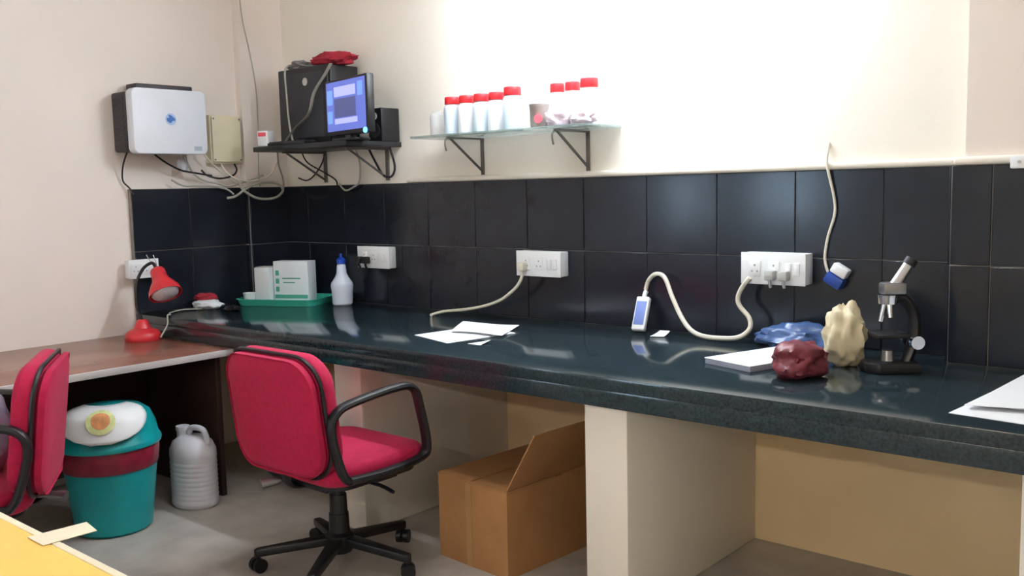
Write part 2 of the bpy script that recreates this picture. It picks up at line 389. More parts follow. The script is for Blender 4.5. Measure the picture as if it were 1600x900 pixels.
def office_chair(label, loc, rz, base_rot, lift=0):
    t = thing('office_chair', label, 'chair', loc, rz, 'red office chairs'); low = ('gas_column', 'hub', 'base_leg')
    # seat
    sc = cushion(.49, .46, .075, .09, .03, 0); bmesh.ops.transform(sc.bm, matrix=Matrix.Translation((0, .02, .375)) @ Matrix.Rotation(PI/2, 4, 'X'), verts=sc.bm.verts)
    sc.build('seat', 'red_fabric', t, 60)
    MB().prism(rrect(.44, .41, .08), .355, .376, 'z', bev=.006, M=Matrix.Translation((0, .02, 0))).build('seat_pan', 'black_plastic', t)
    # backrest: back shell and front cushion, dark piping between
    TB = Matrix.Translation((0, -.255, .62)) @ Matrix.Rotation(math.radians(7), 4, 'X')
    bf = cushion(.50, .43, .07, .11, .03, .02); bmesh.ops.transform(bf.bm, matrix=TB, verts=bf.bm.verts); bf.build('backrest', 'red_fabric', t, 60)
    bb = cushion(.485, .415, .028, .105, .02, -.02)
    bmesh.ops.transform(bb.bm, matrix=TB @ Matrix.Translation((0, -.002, 0)) @ Matrix.Rotation(PI, 4, 'Z'), verts=bb.bm.verts); bb.build('back_shell', 'red_fabric', t, 60)
    pp = [TB @ Vector((x, .004+.02*(2*x/.5)**2, z)) for x, z in rrect(.498, .428, .11, 6)]; pp.append(pp[0])
    MB().tube(pp, .0075, 6, 1).build('piping', 'black_plastic', t)
    # bracket from mechanism to backrest
    MB().tube([(0, -.02, .345), (0, -.15, .345), (0, -.21, .36), (0, -.225, .40), (0, -.235, .47)], .022, 8, 4, (1.3, .5)).build('back_bracket', 'black_plastic', t)
    MB().cyl((-.03, -.235, .375), (-.05, -.29, .37), .014, .018, 12).cyl((-.02, -.20, .372), (-.03, -.235, .375), .008, .008, 10).build('tilt_knob', 'steel', t)
    MB().box(-.09, .09, -.12, .13, .315, .356, bev=.008).build('mechanism', 'black_plastic', t)
    MB().tube([(.06, .02, .335), (.2, .03, .332), (.27, .03, .32)], .007, 8, 3).build('lever', 'black_plastic', t)
    # arms: closed loops
    for s in (-1, 1):
        x = s*.262
        P = [(x, -.16, .405), (x, -.19, .45), (x, -.225, .585), (x, -.20, .645), (x, -.12, .668), (x, .08, .685), (x, .15, .665), (x, .175, .60), (x, .205, .455), (x, .17, .41), (x, .0, .398), (x, -.16, .405)]
        a = MB().tube(P, .017, 10, 4, (1.25, .85)).build('armrest', 'black_plastic', t)
        MB().box(min(x, s*.18), max(x, s*.18), -.04, .06, .368, .392, bev=.004).build('arm_bracket', 'black_plastic', a)
    # column and base
    MB().cyl((0, 0, .12), (0, 0, .20), .038, .036).cyl((0, 0, .20), (0, 0, .27), .033, .031).cyl((0, 0, .27), (0, 0, .32+lift), .025).build('gas_column', 'black_plastic', t)
    MB().lathe([(0, .055), (.045, .055), (.055, .075), (.052, .12), (.04, .13), (0, .13)]).build('hub', 'black_plastic', t)
    for k in range(5):
        a = base_rot+2*PI*k/5; M = Matrix.Rotation(a, 4, 'Z')
        lg = MB()
        lg.prism([(.035, -.028), (.035, .028), (.30, .016), (.31, 0), (.30, -.016)], 0, .03, 'z', bev=.006)
        for v in lg.bm.verts: v.co.z += .085-.028*max(0, (v.co.x-.03)/.27)**1.4
        bmesh.ops.transform(lg.bm, matrix=M, verts=lg.bm.verts)
        L = lg.build('base_leg', 'black_plastic', t)
        c = M @ Vector((.295, 0, 0)); q = Matrix.Rotation(a+.6, 4, 'Z')
        ax = q @ Vector((0, 1, 0)); cc = c+Vector((0, 0, .026))
        wh = MB().cyl(cc+ax*.006, cc+ax*.024, .026, None, 16).cyl(cc-ax*.024, cc-ax*.006, .026, None, 16).cyl(c+Vector((0, 0, .026)), c+Vector((0, 0, .062)), .007)
        wh.cyl(cc-ax*.007, cc+ax*.007, .009, None, 10)
        wh.build('caster', 'black_plastic', L)
    for ch in t.children:      # gas lift
        if ch.name.split('.')[0] not in low: ch.location.z = lift
    return t
office_chair('pink-red office chair with black loop armrests drawn up to the black counter', (1.80, -1.165, 0), 0, math.radians(14))
office_chair('red office chair at the left edge, turned to the brown desk', (1.16, -2.165, 0), math.radians(148), math.radians(30), .012)

# ------------------------------------------------------------------ bin and can under the desk
t = thing('swing_bin', 'teal swing-lid waste bin with white flap and maroon liner', 'waste bin', (.725, -1.485, 0), 0); t.scale = (1.1, 1.1, 1.02)
MB().lathe([(0, 0), (.125, 0), (.137, .012), (.165, .27), (.167, .30), (0, .30)], 40).build('body', 'teal_plastic', t)
MB().lathe([(.1665, .262), (.171, .27), (.174, .30), (.176, .335), (.174, .36), (.16, .362)], 40).build('bin_liner', 'maroon_film', t)
MB().lathe([(.16, .352), (.183, .352), (.186, .362), (.183, .374), (.176, .384), (.168, .43), (.150, .476), (.12, .50), (.05, .515), (0, .517)], 48).build('lid', 'teal_plastic', t)
# flap: a patch of a slightly larger dome, facing the room
fl = MB(); b = bmesh.new(); V = []
def dome(a, e):     # azimuth, height parameter on the lid surface
    P = [(.189, .384), (.180, .43), (.160, .478), (.128, .506), (.055, .523), (0, .525)]
    k = min(int(e), 4); f = e-k; r = P[k][0]*(1-f)+P[k+1][0]*f; z = P[k][1]*(1-f)+P[k+1][1]*f
    return Vector((r*math.cos(a), r*math.sin(a), z))
A0 = math.radians(-34)
NU, NV = 20, 12
def flap_pt(i, j, off=0):
    u = (i/NU*2-1); v = j/NV
    half = math.radians(70)*math.sqrt(max(.02, 1-(1-v)**2.2))
    e = .22+v*3.5
    p = dome(A0+u*half, e); return p*(1+off)
for j in range(NV+1): V.append([b.verts.new(flap_pt(i, j)) for i in range(NU+1)])
for j in range(NV):
    for i in range(NU): b.faces.new((V[j][i], V[j][i+1], V[j+1][i+1], V[j+1][i]))
bmesh.ops.recalc_face_normals(b, faces=b.faces); fl._add(b)
flap = fl.build('flap', 'white_plastic', t, 60)
sm = flap.modifiers.new('thickness', 'SOLIDIFY'); sm.thickness = .006; sm.offset = 1
for nm, rr, off, mt in (('flap_print', .044, .030, 'emblem_green'), ('flap_emblem', .028, .034, 'emblem_orange')):
    m = MB(); b = bmesh.new(); ce = A0; rings = []
    for kr in range(5):
        q = rr*kr/4; ring = []
        for k in range(20):
            aa = 2*PI*k/20
            a = ce+q*math.cos(aa)/.165*1.1; e = 1.75+q*math.sin(aa)/.042
            ring.append(b.verts.new(dome(a, max(.3, e))*(1+off+.012)))
        rings.append(ring)
    for A, B in zip(rings[1:], rings[2:]):
        for k in range(20): b.faces.new((A[k], A[(k+1) % 20], B[(k+1) % 20], B[k]))
    b.faces.new(rings[1]); bmesh.ops.recalc_face_normals(b, faces=b.faces); m._add(b)
    m.build(nm, mt, flap, 60)

t = thing('jerry_can', 'dull white plastic jerry can with ribs beside the teal bin', 'jerry can', (.74, -1.12, 0), math.radians(12))
m = MB(); pr = [(0, 0), (.100, 0), (.112, .012)]
for k in range(9): z = .03+k*.021; pr += [(.114, z), (.1115, z+.006), (.1115, z+.012)]
pr += [(.114, .23), (.112, .255), (.095, .29), (.06, .312), (.03, .318), (0, .318)]
m.lathe(pr, 40, sx=1, sy=.78); m.build('body', 'dull_white_plastic', t)
MB().cyl((-.055, 0, .296), (-.055, 0, .335), .027, .027, 20).cyl((-.055, 0, .335), (-.055, 0, .352), .031, .030, 20).build('cap', 'dull_white_plastic', t)
MB().tube([(-.015, 0, .315), (-.005, 0, .345), (.03, 0, .352), (.07, 0, .345), (.088, 0, .315), (.092, 0, .285)], .013, 10, 4).build('handle', 'dull_white_plastic', t)

# ------------------------------------------------------------------ cardboard carton under the counter
t = thing('carton', 'brown cardboard carton with an open flap under the black counter', 'box', (2.225, -.61, 0), math.radians(-4))
cw, cdp, ch = .36, .55, .31
m = MB(); e = .006
m.box(-cw/2, cw/2, -cdp/2, -cdp/2+e, 0, ch); m.box(-cw/2, cw/2, cdp/2-e, cdp/2, 0, ch)
m.box(-cw/2, -cw/2+e, -cdp/2+e, cdp/2-e, 0, ch); m.box(cw/2-e, cw/2, -cdp/2+e, cdp/2-e, 0, ch); m.box(-cw/2+e, cw/2-e, -cdp/2+e, cdp/2-e, 0, e)
m.build('body', 'cardboard', t)
MB().box(-cw/2, cw/2, -cdp/2, -.02, ch+.001, ch+.006).build('flap', 'cardboard', t)
MB().box(-cw/2, cw/2, .02, cdp/2, ch+.001, ch+.006).build('flap', 'cardboard', t)
MB().box(-cw/2, -.004, -cdp/2+.004, cdp/2-.004, ch+.0065, ch+.0115).build('flap', 'cardboard', t)
MB().box(0, .26, -cdp/2+.004, cdp/2-.004, -.0025, .0025, M=Matrix.Translation((cw/2-.004, 0, ch+.009)) @ Matrix.Rotation(math.radians(-58), 4, 'Y')).build('flap', 'cardboard', t)
MB().box(-.03, .0, -cdp/2-.0012, -cdp/2, .0, ch).build('packing_tape', 'packing_tape', t)

# ------------------------------------------------------------------ inverter unit on the left wall and the meter box
t = thing('wall_inverter', 'white wall-mounted power unit with a blue emblem and dark side casing', 'power unit', (XL, -.79, 1.575), 0)
MB().box(.0005, .13, -.200, .205, .012, .300, bev=.012).build('casing', 'unit_casing', t)
for k in range(9): MB().box(.03, .12, -.2035, -.200, .035+k*.028, .045+k*.028).build('vent_slat', 'grey_black_plastic', t)
MB().prism(rrect(.395, .315, .03), .131, .19, 'x', bev=.014, seg=3, M=Matrix.Translation((0, .005, .158))).build('cover', 'unit_cover', t)
cv = MB().box(.02, .12, -.13, .175, .301, .345, bev=.006).build('top_module', 'unit_casing', t)
lg = MB()
lg.cyl((.1905, .005, .17), (.1915, .005, .17), .029, .029, 28)
e1 = lg.build('emblem', 'logo_pale', t)
lg = MB().box(.1916, .1922, -.017, .027, .163, .176, bev=0, M=None)
lg.prism([(.002, .150), (.018, .166), (.030, .168), (.010, .188), (-.008, .192), (-.004, .178), (-.016, .160)], .1916, .1924, 'x'); lg.build('emblem_mark', 'logo_blue', e1)
MB().box(.1905, .1912, .125, .168, .018, .040).build('sticker', 'sticker_grey', t)
MB().tube([(.10, .205, .25), (.10, .222, .20), (.09, .23, .15), (.09, .225, .08)], .012, 8, 3).build('power_cord', 'cable_black', t)
MB().box(.06, .11, .2055, .245, .06, .125, bev=.008).build('plug_block', 'black_plastic', t)

t = thing('meter_box', 'cream electrical junction box beside the white power unit', 'junction box', (XL, -.39, 1.535))
MB().box(.0005, .05, -.095, .095, 0, .255, bev=.005).build('box_body', 'panel_cream', t)
MB().box(.051, .062, -.088, .088, .008, .247, bev=.004).build('box_cover', 'panel_cream', t)
for y, z in ((-.078, .02), (.078, .02), (-.078, .235), (.078, .235)): MB().cyl((.0625, y, z), (.0645, y, z), .005, None, 10).build('screw', 'steel', t)

def cable(label, pts, r=.004, m='cable_grey', name='cable', flat=None):
    return tag(MB().tube(pts, r, 8, 6, flat).build(name, m), label, 'cable', 'loose cables and wires')
cable('thin black cable hanging from the left of the white power unit', [(.03, -.965, 1.585), (.0, -.975, 1.52), (-.03, -.965, 1.45), (-.018, -.94, 1.412), (.0, -.93, 1.38)], .004, 'cable_black')
cable('pale cable slanting from the power unit to the pier', [(.02, -.555, 1.60), (.02, -.50, 1.54), (.02, -.42, 1.47), (.03, -.33, 1.41), (.03, -.30, 1.375)], .005, 'cable_white')
cable('pale looped coil of cable at the top of the corner tiles', [(.04, -.35, 1.44), (.05, -.33, 1.39), (.06, -.25, 1.345), (.075, -.15, 1.345), (.07, -.09, 1.385), (.06, -.12, 1.425), (.05, -.22, 1.43), (.05, -.31, 1.40), (.05, -.38, 1.36), (.045, -.43, 1.35)], .007, 'cable_grey')
cable('grey cable sagging below the meter box onto the tiles', [(.03, -.66, 1.58), (.02, -.62, 1.50), (.02, -.56, 1.45), (.03, -.48, 1.43), (.03, -.40, 1.415), (.04, -.30, 1.44), (.05, -.2, 1.47)], .005, 'cable_grey')
cable('thin grey cable running down the corner pier from the ceiling', [(.006, -.265, 2.99), (.006, -.262, 2.4), (.006, -.22, 2.15), (.006, -.19, 1.95), (.006, -.19, 1.7), (.008, -.2, 1.5), (.028, -.21, 1.41)], .003, 'cable_grey')
cable('dark sagging wire under the white power unit', [(.05, -.83, 1.574), (.03, -.76, 1.535), (.02, -.68, 1.50), (.02, -.6, 1.485), (.02, -.5, 1.47)], .005, 'cable_black')

cable('pale wire drooping from the meter box to the shelf end', [(.02, -.44, 1.533), (.03, -.42, 1.49), (.04, -.36, 1.45), (.06, -.27, 1.44), (.08, -.18, 1.47), (.11, -.14, 1.55)], .004, 'cable_white')
cable('short black wire curling under the meter box', [(.02, -.36, 1.533), (.025, -.35, 1.50), (.03, -.38, 1.47), (.035, -.46, 1.455), (.03, -.53, 1.47), (.02, -.56, 1.50)], .005, 'cable_black')
cable('grey wire lying along the top of the left tiles', [(.0, -.72, 1.45), (.004, -.66, 1.42), (.006, -.58, 1.416), (.006, -.5, 1.414), (.02, -.42, 1.40), (.03, -.38, 1.37)], .005, 'cable_grey')
# ------------------------------------------------------------------ shelf with the computer
SZ = 1.612
t = thing('wall_shelf', 'black wall shelf carrying the computer in the corner', 'shelf', (0, 0, SZ))
MB().box(.20, .955, -.36, -.002, -.025, 0, bev=.002).build('board', 'shelf_board', t)
for x in (.35, .85):
    b = MB().box(x-.01, x+.01, -.012, -.002, -.19, -.026).box(x-.01, x+.01, -.28, -.013, -.036, -.026).build('bracket', 'bracket_metal', t)
    MB().tube([(x, -.26, -.034), (x, -.014, -.175)], .006, 8, 1).build('brace', 'bracket_metal', b)
t = thing('computer_tower', 'black computer tower lying side-on at the left of the shelf', 'computer', (.445, -.115, SZ), 0)
MB().box(-.205, .205, -.095, .095, .012, .40, bev=.006).build('case', 'black_plastic', t)
MB().box(-.185, .17, -.099, -.0955, .04, .37, bev=.002).build('side_panel', 'grey_black_plastic', t)
MB().box(.2055, .225, -.09, .09, .015, .397, bev=.006).build('front_bezel', 'black_plastic', t)
MB().cyl((.03, -.0995, .325), (.03, -.1015, .325), .020, None, 20).build('badge', 'grey_plastic', t)
for x in (-.17, .17):
    for y in (-.07, .07): MB().cyl((x, y, 0), (x, y, .012), .014, None, 12).build('foot', 'black_plastic', t)
o = tag(MB().blob((.60, -.125, SZ+.401+.028), (.135, .075, .038), .35, 1.8, 3, floor=SZ+.4005).build('red_bag', 'red_cloth', None, 60), 'crumpled red cloth bag lying on the computer tower', 'bag')
o = tag(MB().blob((.335, -.125, SZ+.401+.02), (.075, .06, .028), .4, 2., 5, floor=SZ+.4005).build('dark_cloth', 'grey_cloth', None, 60), 'small grey cloth on the left of the computer tower', 'cloth')
cable('white cable hanging down the left of the computer tower', [(.32, -.195, SZ+.425), (.325, -.226, SZ+.39), (.335, -.23, SZ+.28), (.345, -.23, SZ+.14), (.37, -.235, SZ+.05), (.40, -.245, SZ+.008)], .005, 'cable_grey')
cable('flat grey ribbon cable slanting across the computer tower', [(.33, -.25, SZ+.02), (.40, -.236, SZ+.09), (.52, -.234, SZ+.16), (.57, -.234, SZ+.26), (.66, -.234, SZ+.34), (.72, -.24, SZ+.39)], .012, 'cable_grey', flat=(1, .25))
# monitor
t = thing('monitor', 'small flat monitor with a lit blue screen on the shelf', 'monitor', (.915, -.295, SZ), math.radians(-12)); t.scale = (1.14, 1, 1)
MB().box(-.185, .185, -.02, .02, .03, .30, bev=.006).build('housing', 'black_plastic', t)
sc = MB().box(-.172, .172, -.0212, -.0205, .052, .288).build('screen', 'screen_base', t)
for nm, m_, (x0, x1, z0, z1) in (('screen_window', 'screen_pale', (-.10, .09, .215, .262)), ('screen_image', 'screen_dark', (-.10, .09, .115, .205)), ('screen_bar', 'screen_pale', (-.10, .10, .085, .110)), ('screen_icons', 'screen_sky', (-.165, -.115, .18, .25)), ('screen_icons', 'screen_sky', (-.165, -.12, .09, .15)), ('screen_icons', 'screen_sky', (.108, .15, .205, .27))):
    MB().box(x0, x1, -.0222, -.0214, z0, z1).build(nm, m_, sc)
MB().cyl((.165, -.0205, .041), (.165, -.026, .041), .013, None, 16).build('power_light', 'led_blue', t)
MB().box(-.025, .025, .0205, .04, .03, .2, bev=.004).build('stand_neck', 'black_plastic', t)
MB().prism(rrect(.22, .11, .04), 0, .012, 'z', bev=.003).build('stand_base', 'black_plastic', t)
MB().box(-.025, .025, -.015, .015, .0125, .0295).build('stand_foot', 'black_plastic', t)
t = thing('speaker', 'black loudspeaker at the right end of the computer shelf', 'speaker', (.94, -.07, SZ), 0)
MB().box(-.085, .0145, -.06, .06, 0, .165, bev=.006).build('cabinet', 'black_plastic', t)
MB().cyl((-.035, -.0605, .055), (-.035, -.064, .055), .036, None, 24).build('cone', 'grey_black_plastic', t)
MB().cyl((-.035, -.0605, .125), (-.035, -.064, .125), .018, None, 20).build('tweeter', 'grey_plastic', t)
t = thing('keyboard', 'black keyboard lying along the shelf edge before the tower', 'keyboard', (.52, -.318, SZ), 0)
MB().box(-.20, .11, -.036, .042, 0, .016, bev=.003).build('base', 'black_plastic', t)
for r in range(4):
    for c in range(9): MB().box(-.19+c*.032, -.163+c*.032, -.031+r*.018, -.017+r*.018, .0162, .021).build('key', 'grey_black_plastic', t)
t = thing('router', 'small white adapter box at the left end of the computer shelf', 'adapter', (.255, -.315, SZ), math.radians(15))
MB().box(-.035, .035, -.03, .03, 0, .085, bev=.008, seg=3).build('case', 'white_plastic', t)
MB().box(-.025, .025, -.0312, -.0302, .055, .075).build('label_print', 'pink_plastic', t)
t_, y = 'dark', -.02
cable('dark cable looping down below the right end of the shelf', [(.76, -.05, SZ-.026), (.80, -.04, SZ-.10), (.85, -.035, SZ-.165), (.91, -.035, SZ-.17), (.935, -.035, SZ-.12), (.93, -.06, SZ-.026)], .006, 'cable_black')
cable('dark cable hanging from the middle of the shelf to the tiles', [(.66, -.05, SZ-.026), (.675, -.04, SZ-.10), (.66, -.035, SZ-.19), (.62, -.045, SZ-.22), (.55, -.04, SZ-.235), (.50, -.04, SZ-.20)], .005, 'cable_grey')
cable('black wire crossing behind the left shelf bracket', [(.22, -.06, SZ-.026), (.24, -.04, SZ-.08), (.37, -.025, SZ-.14), (.45, -.02, SZ-.18), (.47, -.03, SZ-.22)], .004, 'cable_black')
cable('black wire looped low under the left of the shelf', [(.42, -.06, SZ-.026), (.36, -.04, SZ-.09), (.27, -.025, SZ-.15), (.21, -.03, SZ-.175), (.15, -.04, SZ-.16)], .004, 'cable_black')
cable('grey wire hanging at the left end of the shelf', [(.19, -.2, SZ-.026), (.14, -.16, SZ-.09), (.09, -.1, SZ-.16), (.06, -.08, SZ-.22), (.075, -.12, SZ-.26)], .005, 'cable_grey')

# ------------------------------------------------------------------ glass shelf with jars
GZ = 1.615
t = thing('glass_shelf', 'glass shelf on two metal brackets holding the jars', 'shelf', (0, 0, GZ))
MB().box(1.28, 2.28, -.25, -.004, -.012, 0, bev=.002).build('glass_pane', 'shelf_glass', t)
for x in (1.505, 2.11):
    b = MB().box(x-.009, x+.009, -.010, -.001, -.19, -.013, bev=.002).box(x-.009, x+.009, -.235, -.0102, -.021, -.013, bev=.002).build('bracket', 'bracket_metal', t)
    MB().tube([(x, -.215, -.021), (x, -.008, -.165)], .006, 8, 1).build('brace', 'bracket_metal', b)
    MB().tube([(x, -.235, -.017), (x, -.248, -.025), (x, -.25, -.05), (x, -.243, -.075)], .004, 8, 4).build('hook', 'bracket_metal', b)
def jar(label, x, y, s=1., body='jar_plastic', cap='cap_red', h=.155, r=.040, group='jars on the glass shelf'):
    t = thing('jar', label, 'jar', (x, y, GZ+.0003), 0, group)
    MB().lathe([(0, 0), (r*.94, 0), (r, .006), (r, h*.74), (r*.93, h*.82), (r*.74, h*.89), (r*.72, h*.93), (0, h*.93)], 28).build('body', body, t)
    if cap: MB().lathe([(r*.74, h*.895), (r*.86, h*.90), (r*.88, h*.91), (r*.87, h*1.08), (r*.82, h*1.11), (0, h*1.115)], 28).build('lid', cap, t)
    return t
for k, (x, nm) in enumerate(((1.435, 'leftmost of five'), (1.525, 'second of five'), (1.615, 'middle of five'), (1.705, 'fourth of five'))):
    jar('white red-lidded jar, %s in the left row on the glass shelf' % nm, x, -.125, body=('jar_pale_blue' if k in (0, 2) else 'jar_plastic'))
jar('taller white jar with red lid at the right end of the left row', 1.802, -.13, h=.168, r=.044, body='jar_pale_blue')
jar('translucent jar without lid at the left end of the glass shelf', 1.325, -.10, body='clear_jar', cap=None, h=.125, r=.045)
for k, x in enumerate((2.005, 2.085)):
    jar('white jar with red lid behind the %s on the glass shelf' % ('grey pot' if k == 0 else 'pale pink bundle'), x, -.075, h=.168, r=.036)
jar('tall white red-lidded jar at the right end of the glass shelf', 2.185, -.095, h=.172, r=.043)
t = thing('grey_pot', 'small grey pot with a pink sticker on the glass shelf', 'pot', (1.985, -.175, GZ+.0003))
MB().lathe([(0, 0), (.036, 0), (.039, .008), (.041, .085), (.043, .09), (.043, .098), (0, .098)], 28).build('body', 'jar_grey', t)
MB().cyl((.022, -.034, .035), (.026, -.040, .035), .018, None, 18).build('sticker', 'pink_plastic', t)
tag(MB().blob((2.10, -.185, GZ+.033), (.062, .045, .042), .3, 2, 8, floor=GZ+.0005).build('cloth_bundle', 'pale_pink_cloth', None, 60), 'pale lilac cloth bundle in front of the right jars on the glass shelf', 'cloth')
tag(MB().blob((2.215, -.19, GZ+.027), (.052, .045, .034), .4, 2.3, 9, floor=GZ+.0005).build('plastic_bundle', 'pale_pink_cloth', None, 60), 'crumpled pale plastic bundle at the right end of the glass shelf', 'bag')

# ------------------------------------------------------------------ switch and socket boxes
def socket_box(label, M_loc, rz, w_, h, dpt, plugs):
    t = thing('socket_box', label, 'socket', M_loc, rz, 'white socket boxes on the tiles')     # local: faces -y, back at y=0, centred in x, z
    MB().box(-w_/2, w_/2, -dpt+.006, 0, -h/2, h/2, bev=.004).build('back_box', 'white_plastic', t)
    MB().box(-w_/2-.002, w_/2+.002, -dpt, -dpt+.0055, -h/2-.002, h/2+.002, bev=.002).build('face_plate', 'white_plastic', t)
    for k, c in enumerate((-.28, .02)):
        cx = c*w_
        so = MB().box(cx-.022, cx+.022, -dpt-.0025, -dpt-.0003, -.028, .028, bev=.001).build('socket_module', 'white_plastic', t)
        for dx, dz in ((-.010, -.010), (.010, -.010), (0, .012)): MB().cyl((cx+dx, -dpt-.0026, dz), (cx+dx, -dpt-.0031, dz), .0035, None, 10).build('socket_hole', 'socket_hole', so)
    for c in (.25, .38):
        cx = c*w_
        MB().box(cx-.011, cx+.011, -dpt-.005, -dpt-.0003, -.022, .022, bev=.002).build('switch', 'white_plastic', t)
    for cx, cz, mt in plugs:
        pl = MB().box(cx-.018, cx+.018, -dpt-.036, -dpt-.0035, cz-.020, cz+.016, bev=.006, seg=2).build('plug', mt, t)
        MB().tube([(cx, -dpt-.025, cz-.018), (cx, -dpt-.022, cz-.032), (cx, -dpt-.015, cz-.045)], .006, 8, 3).build('plug_collar', mt, pl)
    return t
YB = -BED-TT
socket_box('white socket box on the tiles with two black plugs', (.785, YB, 1.03), 0, .24, .108, .05, [(-.085, -.012, 'cable_black'), (-.035, -.012, 'cable_black')])
socket_box('white socket box above the loose papers with a beige cable', (1.885, YB, 1.035), 0, .245, .108, .06, [(-.075, -.01, 'cable_white')])
socket_box('large white socket box with two grey plugs on the right tiles', (2.985, YB, 1.055), 0, .245, .112, .07, [(.0, -.02, 'grey_plastic'), (.052, -.02, 'grey_plastic')])
socket_box('white socket box at the edge of the left tiles behind the red lamp', (XL+.034, -.915, 1.01), PI/2, .155, .09, .045, [])

# ------------------------------------------------------------------ red lamp on the desk corner
t = thing('desk_lamp', 'red desk lamp with a flared shade at the left end of the counter', 'lamp', (.195, -1.03, ZD))
MB().lathe([(0, 0), (.082, 0), (.085, .006), (.083, .03), (.07, .045), (.04, .058), (.025, .095), (.018, .10), (0, .10)], 32).build('base', 'red_plastic', t)
MB().tube([(0, 0, .095), (-.06, .01, .16), (-.09, .03, .26), (-.075, .06, .335), (-.03, .085, .365), (-.005, .09, .34)], .008, 8, 5).build('arm', 'black_plastic', t)
ax = (Vector((.76, .65, 0))*.42+Vector((.65, -.76, 0))*.42+Vector((0, 0, -.86))).normalized()
Q = Matrix.Translation((.0, .092, .335)) @ Vector((0, 0, 1)).rotation_difference(ax).to_matrix().to_4x4()
sh = MB().lathe([(0, 0), (.030, .002), (.036, .012), (.037, .045), (.042, .065), (.058, .09), (.074, .118), (.079, .145), (.076, .145), (.070, .118), (.05, .088), (.03, .06), (0, .055)], 36, Q).build('shade', 'red_plastic', t)
MB().lathe([(0, .062), (.025, .07), (.040, .095), (.066, .135), (.06, .146), (.03, .156), (0, .158)], 28, Q).build('bulb', 'bulb_white', sh)
for dx in (-.012, .014): MB().tube([(-.003+dx, .088, .345), (-.015+dx*2, .08, .375), (-.03+dx*2.5, .075, .405)], .0022, 6, 3).build('spring_wire', 'chrome', t)
cable('thin pale cord lying from the red lamp base along the counter edge', [(.275, -.985, ZD+.012), (.275, -.945, ZC-.03), (.245, -.925, ZC+.010), (.19, -.88, ZC+.005), (.12, -.84, ZC+.005), (.06, -.74, ZC+.005), (.12, -.66, ZC+.005)], .004, 'cable_grey')
t = thing('packet', 'small red and white packet on the counter near the lamp', 'packet', (.11, -.62, ZC), math.radians(30))
MB().blob((0, 0, .024), (.075, .05, .028), .3, 2, 4, floor=.0005).build('white_wrap', 'carton_white', t, 60)
MB().blob((-.02, .02, .060), (.062, .04, .022), .25, 2, 6).build('red_top', 'red_cloth', t, 60)
tag(MB().blob((.30, -.60, ZC+.012), (.055, .03, .015), .4, 2, 11, floor=ZC+.0005).build('black_pouch', 'black_plastic', None, 60), 'small black pouch beside the red and white packet', 'pouch')

# ------------------------------------------------------------------ teal tray with cartons, bottle
TRX, TRY, TRR = .275, -.245, math.radians(24)
t = thing('tray', 'teal plastic tray holding white cartons near the corner', 'tray', (TRX, TRY, ZC), TRR)
m = MB(); po = rrect(.44, .27, .04)
m.prism(po, .0005, .006, 'z'); m.build('tray_floor', 'tray_teal', t)
m = MB(); b = bmesh.new(); n = len(po)
outs = [[b.verts.new((x*s, y*s2, z)) for x, y in po] for s, s2, z in ((1, 1, .0062), (1.04, 1.06, .036), (1.075, 1.12, .037), (1.075, 1.12, .033), (1.05, 1.08, .032), (1.012, 1.02, .0062))]
for A, B in zip(outs, outs[1:]+outs[:1]):
    for k in range(n): b.faces.new((A[k], A[(k+1) % n], B[(k+1) % n], B[k]))
bmesh.ops.recalc_face_normals(b, faces=b.faces); m._add(b); m.build('tray_rim', 'tray_teal', t)
def on_tray(x, y): 
    v = Matrix.Rotation(TRR, 4, 'Z') @ Vector((x, y, 0)); return (TRX+v.x, TRY+v.y, ZC+.0065)
t = thing('glove_carton', 'large white carton with green print standing on the teal tray', 'box', on_tray(.045, .015), TRR); t.scale = (.82, 1, 1.08)
MB().box(-.125, .125, -.045, .045, 0, .205, bev=.002).build('body', 'carton_white', t)
MB().box(-.12, .12, -.0462, -.0452, .022, .040).build('print_stripe', 'print_green', t)
for k in range(3): MB().box(-.11, -.085, -.0462, -.0452, .055+k*.04, .08+k*.04).build('print_mark', 'print_green', t)
MB().box(-.06, .07, -.0462, -.0452, .118, .124).build('print_line', 'print_green', t)
MB().box(-.055, .03, -.0462, -.0452, .098, .103).build('print_line', 'print_green', t)
t = thing('small_carton', 'narrow white carton at the left of the large printed carton', 'box', on_tray(-.108, -.02), TRR)
MB().box(-.045, .045, -.045, .045, 0, .19, bev=.002).build('body', 'carton_white', t)
MB().box(-.04, .04, -.04, .04, .1902, .194, bev=.001).build('top_flap', 'grey_plastic', t)
t = thing('paper_cup', 'small round white pot at the left end of the teal tray', 'pot', on_tray(-.175, -.085))
MB().lathe([(0, 0), (.026, 0), (.033, .055), (.035, .058), (.031, .058), (.026, .01), (0, .008)], 24).build('body', 'white_plastic', t)
tag(MB().blob((.525, -.06, ZC+.02), (.028, .03, .024), .25, 2, 14, floor=ZC+.0005).build('plastic_pouch', 'grey_cloth', None, 60), 'crumpled grey plastic pouch between the tray and the spray bottle', 'pouch')
t = thing('wash_bottle', 'white plastic bottle with blue cap standing by the black tiles', 'bottle', (.60, -.13, ZC+.0003))
MB().lathe([(0, 0), (.046, 0), (.052, .006), (.055, .07), (.059, .10), (.056, .115), (.036, .145), (.027, .165), (.023, .205), (.019, .215), (0, .215)], 32).build('body', 'bottle_pe', t)
MB().lathe([(.020, .2155), (.024, .216), (.024, .238), (.015, .246), (.008, .25), (.005, .268), (0, .268)], 24).build('cap', 'blue_cap', t)

